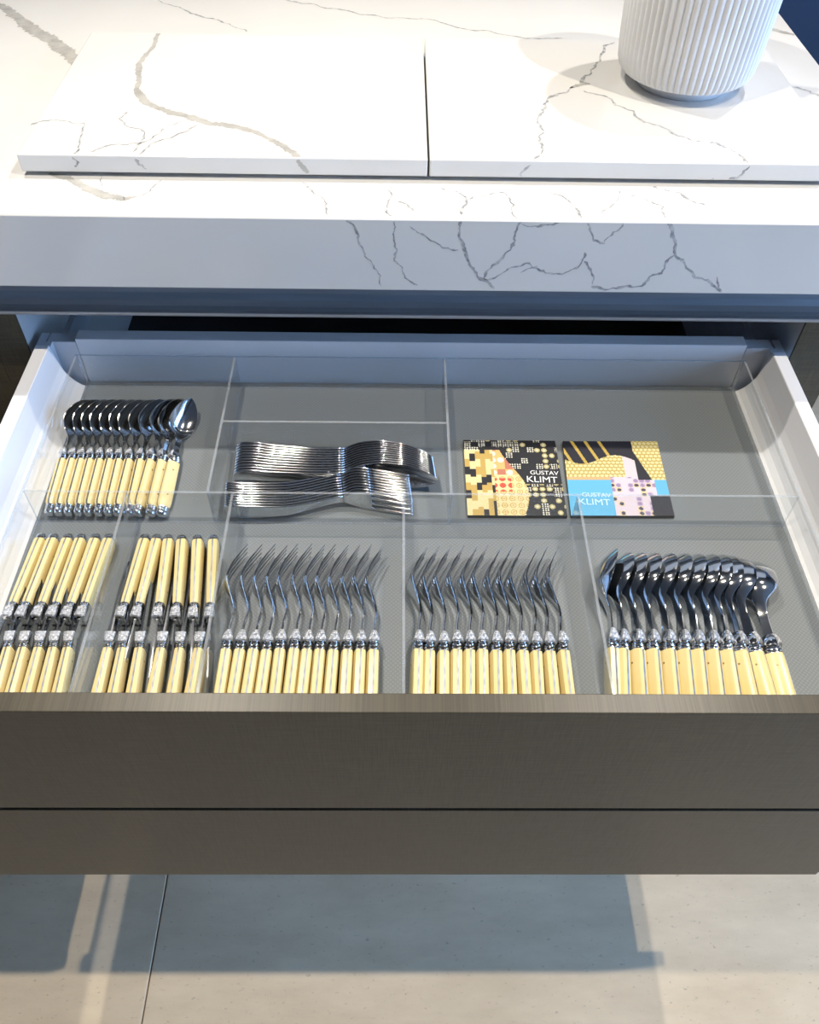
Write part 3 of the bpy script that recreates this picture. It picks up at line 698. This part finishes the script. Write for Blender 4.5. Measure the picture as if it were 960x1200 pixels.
def knife(hl):
    r = empty('table_knife', (0, 0, 0))
    make_handle(r, -0.0165, -0.0165 - hl, 0.0046, 0.0060, 0.0076, 0.0092, spring_w=0.0007)
    make_bolster(r, -0.0165, -0.0115, 0.0044, 0.0078, 0.0012, 0.0050, True)
    s1 = -0.0165 - hl
    rs = [ring(s1 + 0.0015, 0.0054, 0.0084), ring(s1 - 0.0015, 0.0056, 0.0086), ring(s1 - 0.004, 0.0047, 0.0074), ring(s1 - 0.0062, 0.0030, 0.0050), ring(s1 - 0.007, 0.0010, 0.002)]
    v, f = loft(rs)
    new_obj('butt_cap', v, f, M['steel'], r, True)
    rs = []
    for s, zt, zb in ((-0.003, 0.0050, -0.0050), (0.002, 0.0050, -0.0055), (0.006, 0.0050, -0.0092), (0.03, 0.0050, -0.0094), (0.06, 0.0044, -0.0092), (0.075, 0.0026, -0.0086), (0.084, -0.0008, -0.0074), (0.088, -0.0040, -0.0056)):
        rs.append([(-0.0008, s, zt), (0.0008, s, zt), (0.0007, s, zb * 0.6 + zt * 0.4), (0.00015, s, zb), (-0.00015, s, zb), (-0.0007, s, zb * 0.6 + zt * 0.4)])
    v, f = loft(rs)
    new_obj('blade', v, f, M['steel'], r)
    return r

def serving_spoon():
    r = empty('steel_spoon', (0, 0, 0))
    tb = [(0.0, 0, 0.0025, 0, 0), (0.003, 0, 0.0068, 0, 0), (0.010, 0.0002, 0.0098, 0, 0), (0.020, 0.0008, 0.0104, 0, 0), (0.045, 0.0020, 0.0085, 0, 0), (0.080, 0.0022, 0.0060, 0, 0), (0.105, 0.0004, 0.0044, 0, 0), (0.118, -0.0022, 0.0042, 0.0002, 0), (0.123, -0.0032, 0.0060, 0.0010, 0),
          (0.132, -0.0036, 0.0100, 0.0032, 0), (0.145, -0.0026, 0.0135, 0.0065, 0), (0.160, -0.0008, 0.0156, 0.0090, 0), (0.175, 0.0018, 0.0156, 0.0090, 0), (0.190, 0.0046, 0.0134, 0.0068, 0), (0.202, 0.0072, 0.0098, 0.0038, 0), (0.210, 0.0090, 0.0056, 0.0012, 0), (0.2145, 0.0100, 0.0010, 0, 0)]
    v, f = sheet_mesh(tb, frange(0, 0.010, 5) + frange(0.014, 0.118, 14), 4, 0.0022)
    new_obj('handle', v, f, M['steel'], r, True, None, None, 110)
    v, f = sheet_mesh(tb, frange(0.118, 0.2145, 26), 12, 0.0017)
    new_obj('bowl', v, f, M['steel'], r, True, None, None, 110)
    return r

def serving_fork():
    r = empty('steel_fork', (0, 0, 0))
    tb = [(0.0, 0, 0.0030, 0, 0), (0.002, 0, 0.0074, 0, 0), (0.007, 0.0003, 0.0088, 0, 0), (0.020, 0.0016, 0.0086, 0, 0), (0.060, 0.0004, 0.0062, 0, 0), (0.085, -0.0060, 0.0045, 0, 0), (0.105, -0.0130, 0.0038, 0, 0), (0.120, -0.0165, 0.0042, 0.0002, 0),
          (0.130, -0.0166, 0.0090, 0.0006, 0), (0.140, -0.0146, 0.0116, 0.0010, 0), (0.150, -0.0124, 0.0120, 0.0008, 0), (0.170, -0.0078, 0.0118, 0.0003, 0), (0.191, -0.0030, 0.0112, 0, 0)]
    v, f = sheet_mesh(tb, frange(0, 0.008, 5) + frange(0.014, 0.120, 16), 4, 0.0020)
    new_obj('handle', v, f, M['steel'], r, True, None, None, 110)
    v, f = sheet_mesh(tb, frange(0.120, 0.146, 7) + frange(0.149, 0.191, 9), 8, 0.0018, TINES, 0.149)
    new_obj('tined_head', v, f, M['steel'], r, True, None, None, 110)
    return r

def all_children(o):
    out = []
    for c in o.children:
        out.append(c); out += all_children(c)
    return out

class Kind:
    def __init__(self, root, split):
        self.root = root; self.used = False
        pts = []
        for c in all_children(root):
            a = np.empty(len(c.data.vertices) * 3); c.data.vertices.foreach_get('co', a); pts.append(a.reshape(-1, 3))
        self.pts = np.concatenate(pts)
        self.split = split
    def place(self, x, y, rz, lean, label, cat, group, extra_z=0.0, pitch=None):
        """stand on the liner: lean about the long axis, then pitch so that butt and head both touch"""
        P = self.pts
        def rot(p, pit):
            cl, sl = math.cos(lean), math.sin(lean)
            X = p[:, 0] * cl + p[:, 2] * sl; Z = -p[:, 0] * sl + p[:, 2] * cl; Y = p[:, 1]
            cp, sp = math.cos(pit), math.sin(pit)
            return X, Y * cp - Z * sp, Y * sp + Z * cp
        hd = P[P[:, 1] > self.split]; bt = P[P[:, 1] <= self.split]
        if pitch is None:
            lo, hi = -0.3, 0.3
            for _ in range(40):
                m = (lo + hi) / 2
                if rot(hd, m)[2].min() > rot(bt, m)[2].min(): hi = m
                else: lo = m
            pitch = (lo + hi) / 2
        zmin = rot(P, pitch)[2].min()
        if not self.used:
            r = self.root; self.used = True
        else:
            r = self.root.copy(); COL.objects.link(r)
            for ch in self.root.children:
                c = ch.copy(); COL.objects.link(c); c.parent = r
                for g in ch.children:
                    d = g.copy(); COL.objects.link(d); d.parent = c
        r.rotation_mode = 'YXZ'
        r.rotation_euler = (pitch, lean, rz)
        r.location = (x, y, MAT_Z - zmin + extra_z)
        tag(r, label, cat, group)
        return r

D = math.radians
def heading(a, b):
    """yaw that turns local +Y along a -> b"""
    return math.atan2(-(b[0] - a[0]), b[1] - a[1])

# twelve forks beside the knives, twelve beside the tablespoons
forkK = Kind(dinner_fork(), 0.03)
F1B = [-0.1502, -0.1378, -0.1256, -0.1142, -0.1025, -0.0898, -0.0785, -0.0671, -0.0551, -0.0430, -0.0316, -0.0201]
F1H = [-0.1508 + 0.01187 * i for i in range(12)]
F2B = [0.0202, 0.0304, 0.0428, 0.0547, 0.0662, 0.0776, 0.0899, 0.1015, 0.1132, 0.1255, 0.1370, 0.1492]
F2H = [0.0176, 0.0283, 0.0407, 0.0524, 0.0636, 0.0751, 0.0875, 0.0992, 0.1110, 0.1227, 0.1350, 0.1483]
for B, H, lab, grp in ((F1B, F1H, 'ivory-handled dinner fork on edge in the fork row next to the knives', 'forks next to the knives'),
                       (F2B, F2H, 'ivory-handled dinner fork on edge in the fork row next to the tablespoons', 'forks next to the tablespoons')):
    for i, (xb, xh) in enumerate(zip(B, H)):
        l1, g1 = lab, grp
        k = B is F1B
        if i == 0: l1, g1 = ('ivory-handled dinner fork standing against the divider beside the knives' if k else 'ivory-handled dinner fork standing against the divider between the two fork rows'), None
        if i == 11: l1, g1 = ('ivory-handled dinner fork at the open end of the row beside the knives' if k else 'ivory-handled dinner fork at the open end of the row beside the tablespoons'), None
        rz = heading((xh, 0.351), (xb, 0.4045))
        lean = D(9 + R.uniform(-2, 2))
        forkK.place(xb, 0.4115 + R.uniform(-0.0008, 0.0008), rz + D(R.uniform(-0.6, 0.6)), lean, l1, 'fork', g1)

# twelve tablespoons, leaning over more and more
spoonK = Kind(table_spoon(), 0.03)
SB = [0.1940, 0.2035, 0.2169, 0.2303, 0.2449, 0.2585, 0.2709, 0.2844, 0.2967, 0.3087, 0.3219, 0.3402]
SH = [0.1880, 0.1958, 0.2103, 0.2237, 0.2382, 0.2516, 0.2634, 0.2773, 0.2909, 0.3053, 0.3208, 0.3382]
SLEAN = [14, 30, 32, 33, 34, 34, 35, 36, 39, 45, 55, 70]
for i in range(12):
    rz = heading((SH[i], 0.3505), (SB[i], 0.406))
    if i == 11: lab, grp = 'ivory-handled tablespoon lying almost flat at the open end of its row', None
    elif i == 0: lab, grp = 'ivory-handled tablespoon standing upright against the acrylic divider', None
    else: lab, grp = 'ivory-handled tablespoon leaning with its row, back of the bowl upward', 'leaning tablespoons'
    spoonK.place(SB[i], 0.4125, rz, D(SLEAN[i]), lab, 'spoon', grp)

# twelve teaspoons in the far corner compartment
teaK = Kind(tea_spoon(), 0.02)
TB = [-0.3538, -0.3439, -0.3344, -0.3250, -0.3147, -0.3042, -0.2945, -0.2834, -0.2717, -0.2603, -0.2490, -0.2373]
TH = [-0.3510, -0.3417, -0.3321, -0.3219, -0.3122, -0.3017, -0.2919, -0.2826, -0.2699, -0.2623, -0.2487, -0.2382]
TLEAN = [-8, -10, -11, -11, -12, -12, -13, -15, -19, -26, -38, -56]
for i in range(12):
    rz = heading((TH[i], 0.5445), (TB[i], 0.6335))
    if i == 11: lab, grp = 'ivory-handled teaspoon lying almost flat, bowl up, at the end of its row', None
    elif i == 0: lab, grp = 'ivory-handled teaspoon on edge right beside the white drawer side', None
    else: lab, grp = 'ivory-handled teaspoon on edge with steel butt cap, in the middle of the teaspoon row', 'teaspoons on edge'
    teaK.place(TB[i], 0.6385, rz, D(TLEAN[i]), lab, 'spoon', grp)

# knives, head to tail in two compartments
knifeF = Kind(knife(0.076), 0.0)
knifeN = Kind(knife(0.054), 0.0)
K1 = dict(fb=[-0.3470, -0.3347, -0.3208, -0.3080, -0.2940, -0.2808], fg=[-0.3519, -0.3395, -0.3255, -0.3120, -0.2991, -0.2861],
          nb=[-0.3422, -0.3291, -0.3159, -0.3032, -0.2902], ng=[-0.3382, -0.3254, -0.3125, -0.2992, -0.2862])
K2 = dict(fb=[-0.2455, -0.2343, -0.2230, -0.2097, -0.1945, -0.1795], fg=[-0.2494, -0.2360, -0.2161, -0.1994, -0.1836, -0.1690],
          nb=[-0.2546, -0.2419, -0.2272, -0.2077, -0.1914, -0.1742], ng=[-0.2531, -0.2391, -0.2237, -0.2065, -0.1894, -0.1740])
for K, where, gname in ((K1, 'in the compartment by the drawer side', 'drawer-side knives'), (K2, 'in the compartment next to the forks', 'fork-side knives')):
    for xb, xg in zip(K['fb'], K['fg']):
        rz = heading((xb, 0.5195), (xg, 0.426))
        knifeF.place(xg, 0.4235, rz, D(R.uniform(-4, 4)), 'ivory-handled knife on edge, butt to the teaspoons, ' + where, 'knife', gname + ' with butts inward', 0.0, 0.0)
    for xb, xg in zip(K['nb'], K['ng']):
        rz = heading((xg, 0.348), (xb, 0.402))
        knifeN.place(xb, 0.4085, rz, D(R.uniform(-4, 4)), 'ivory-handled knife on edge, butt to the drawer front, ' + where, 'knife', gname + ' with butts to the front', 0.0, 0.0)

# nested plain steel spoons and forks lying across the middle compartment
sspoonK = Kind(serving_spoon(), 0.10)
for i in range(11):
    lab = 'plain steel tablespoon nested on edge in the row behind the steel forks'
    grp = 'nested steel spoons'
    if i == 0: lab, grp = 'plain steel tablespoon showing its open bowl, front of the nested spoon row', None
    sspoonK.place(-0.1715 - 0.0002 * i, 0.6010 + 0.0042 * i, D(-90 - 0.37 * i), D(-9), lab, 'spoon', grp)
sforkK = Kind(serving_fork(), 0.10)
for i in range(10):
    lab = 'plain steel fork nested on edge in the row of steel forks'
    grp = 'nested steel forks'
    if i == 0: lab, grp = 'plain steel fork with its side fully showing, front of the nested fork row', None
    sforkK.place(-0.1745 - 0.0004 * i, 0.5562 + 0.0034 * i, D(-90) + D(0.15 * i - 0.5), D(-4), lab, 'fork', grp)

# ------------------------------------------------------------------ two square printed coasters
def cover_a(u, v):
    r = random.Random(int(u * 37) * 131 + int(v * 37) * 17 + 5)
    gold = (0.46, 0.31, 0.08); cream = (0.66, 0.55, 0.28); black = (0.010, 0.010, 0.014)
    edge = 0.54 + 0.10 * math.sin(v * 5.0) - 0.12 * (v - 0.3)
    if v > 0.86: edge = 0.0
    if u < edge:
        if u < 0.30:                                     # blocks
            bx, by = int(u / 0.055), int((v + 0.03 * (int(u / 0.055) % 2)) / 0.105)
            q = random.Random(bx * 71 + by * 13 + 2).random()
            return black if q < 0.22 else (gold if q < 0.6 else cream)
        gx, gy = u / 0.085, v / 0.085
        du, dv = gx - math.floor(gx) - 0.5, gy - math.floor(gy) - 0.5
        rad = math.hypot(du, dv)
        q = random.Random(int(gx) * 19 + int(gy) * 7 + 1).random()
        if 0.30 < v < 0.48 and u < 0.48:
            return (0.62, 0.07, 0.04) if rad < 0.38 else cream
        if v > 0.52:
            return (0.80, 0.62, 0.55) if (rad < 0.42 and q < 0.55) else ((0.45, 0.16, 0.10) if q > 0.82 else (0.70, 0.40, 0.14))
        if 0.26 < rad < 0.38 or rad < 0.12: return gold
        return cream
    gx, gy = u / 0.075, v / 0.075
    q = random.Random(int(gx) * 29 + int(gy) * 11 + 9).random()
    du, dv = gx - math.floor(gx) - 0.5, gy - math.floor(gy) - 0.5
    rad = math.hypot(du, dv)
    if 0.40 < v < 0.60 and u > 0.60: return black
    if q < 0.30 and rad < 0.40: return (0.42, 0.36, 0.16) if rad > 0.2 else (0.60, 0.56, 0.40)
    if 0.30 <= q < 0.62:
        fx, fy = u / 0.026, v / 0.026
        if math.hypot(fx - math.floor(fx) - 0.5, fy - math.floor(fy) - 0.5) < 0.33: return (0.72, 0.70, 0.58)
    return black

def cover_b(u, v):
    gold = (0.42, 0.31, 0.07); cream = (0.62, 0.56, 0.30); black = (0.008, 0.008, 0.016)
    blue = (0.10, 0.38, 0.60)
    if v < 0.46 and u < 0.44: return blue
    if v < 0.50 and u < 0.44: return (0.62, 0.35, 0.16)
    def scales(s):
        gx, gy = (u / s + 0.5 * (int(v / s) % 2)), v / s
        rad = math.hypot(gx - math.floor(gx) - 0.5, gy - math.floor(gy) - 0.5)
        return gold if rad > 0.40 else cream
    if u > 0.72 and v > 0.46: return scales(0.045) if (u + v * 0.35) > 1.02 else black
    if v > 0.74 - 0.06 * math.sin(u * 9): 
        return (0.45, 0.31, 0.06) if abs(math.sin(u * 22 + v * 9)) > 0.93 and u < 0.5 else black
    if v >= 0.50: return scales(0.045) if u < 0.60 else (0.58, 0.50, 0.54)
    gx, gy = u / 0.06, v / 0.06
    q = random.Random(int(gx) * 31 + int(gy) * 5 + 3).random()
    if v < 0.26 and u > 0.80: return black
    if u > 0.88: return blue if v > 0.2 else black
    rad = math.hypot(gx - math.floor(gx) - 0.5, gy - math.floor(gy) - 0.5)
    if q < 0.30: return (0.28, 0.20, 0.34) if rad < 0.4 else (0.50, 0.42, 0.52)
    if q < 0.45: return (0.05, 0.04, 0.08) if rad < 0.36 else (0.62, 0.50, 0.30)
    return (0.58, 0.50, 0.56)

def coaster(corners, fn, label, tx, ty, ang, ink):
    """corners: far-left, far-right, near-right, near-left in plan"""
    cx = sum(p[0] for p in corners) / 4; cy = sum(p[1] for p in corners) / 4
    root = empty('coaster', (cx, cy, MAT_Z), label, 'coaster', None)
    H = 0.0042
    rel = [(p[0] - cx, p[1] - cy) for p in corners]
    fl, frr, nr, nl = rel
    v = [(nl[0], nl[1], 0), (nr[0], nr[1], 0), (frr[0], frr[1], 0), (fl[0], fl[1], 0), (nl[0], nl[1], H), (nr[0], nr[1], H), (frr[0], frr[1], H), (fl[0], fl[1], H)]
    new_obj('board', v, [(0, 3, 2, 1), (4, 5, 6, 7), (0, 1, 5, 4), (1, 2, 6, 5), (2, 3, 7, 6), (3, 0, 4, 7)], M['card'], root)
    n = 132
    def at(u, w):
        a = (nl[0] + (nr[0] - nl[0]) * u, nl[1] + (nr[1] - nl[1]) * u); b = (fl[0] + (frr[0] - fl[0]) * u, fl[1] + (frr[1] - fl[1]) * u)
        return (a[0] + (b[0] - a[0]) * w, a[1] + (b[1] - a[1]) * w)
    vs = []; fs = []; cols = []
    for j in range(n + 1):
        for i in range(n + 1):
            p = at(i / n, j / n); vs.append((p[0], p[1], H + 0.0001))
    for j in range(n):
        for i in range(n):
            a = j * (n + 1) + i
            fs.append((a, a + 1, a + n + 2, a + n + 1)); cols.append(fn((i + 0.5) / n, (j + 0.5) / n))
    me = bpy.data.meshes.new('cover_print'); me.from_pydata(vs, [], fs)
    at_ = me.color_attributes.new('print', 'FLOAT_COLOR', 'CORNER')
    flat = []
    for c in cols: flat += [c[0], c[1], c[2], 1.0] * 4
    at_.data.foreach_set('color', flat)
    me.materials.append(M['print'])
    o = bpy.data.objects.new('cover_print', me); COL.objects.link(o); o.parent = root
    for txt, size, dx, dy in (('Gustav', 0.0082, 0.005, 0.0110), ('Klimt', 0.0122, 0.0, 0.0)):
        up = txt.upper()
        cu = bpy.data.curves.new('lettering', 'FONT'); cu.body = up; cu.size = size; cu.extrude = 0.00005; cu.space_character = 0.98
        to = bpy.data.objects.new('tmp', cu); COL.objects.link(to)
        bpy.context.view_layer.update()
        me = bpy.data.meshes.new_from_object(to.evaluated_get(bpy.context.evaluated_depsgraph_get()))
        bpy.data.objects.remove(to, do_unlink=True)
        me.materials.clear(); me.materials.append(ink)
        lo = bpy.data.objects.new('lettering', me); COL.objects.link(lo); lo.parent = root
        p = at(tx, ty)
        lo.location = (p[0] + dx, p[1] + dy, H + 0.0003); lo.rotation_euler = (0, 0, ang)
    return root
coaster([(0.0735, 0.666), (0.1752, 0.666), (0.1752, 0.557), (0.0728, 0.557)], cover_a,
        'square coaster printed with gold mosaic blocks and dots on black', 0.63, 0.43, D(-2), M['ink_white'])
coaster([(0.1836, 0.6655), (0.2890, 0.6665), (0.2858, 0.5580), (0.1790, 0.5575)], cover_b,
        'square coaster with light blue corner, gold scales and mauve mosaic', 0.085, 0.14, D(-2), M['ink_blue'])
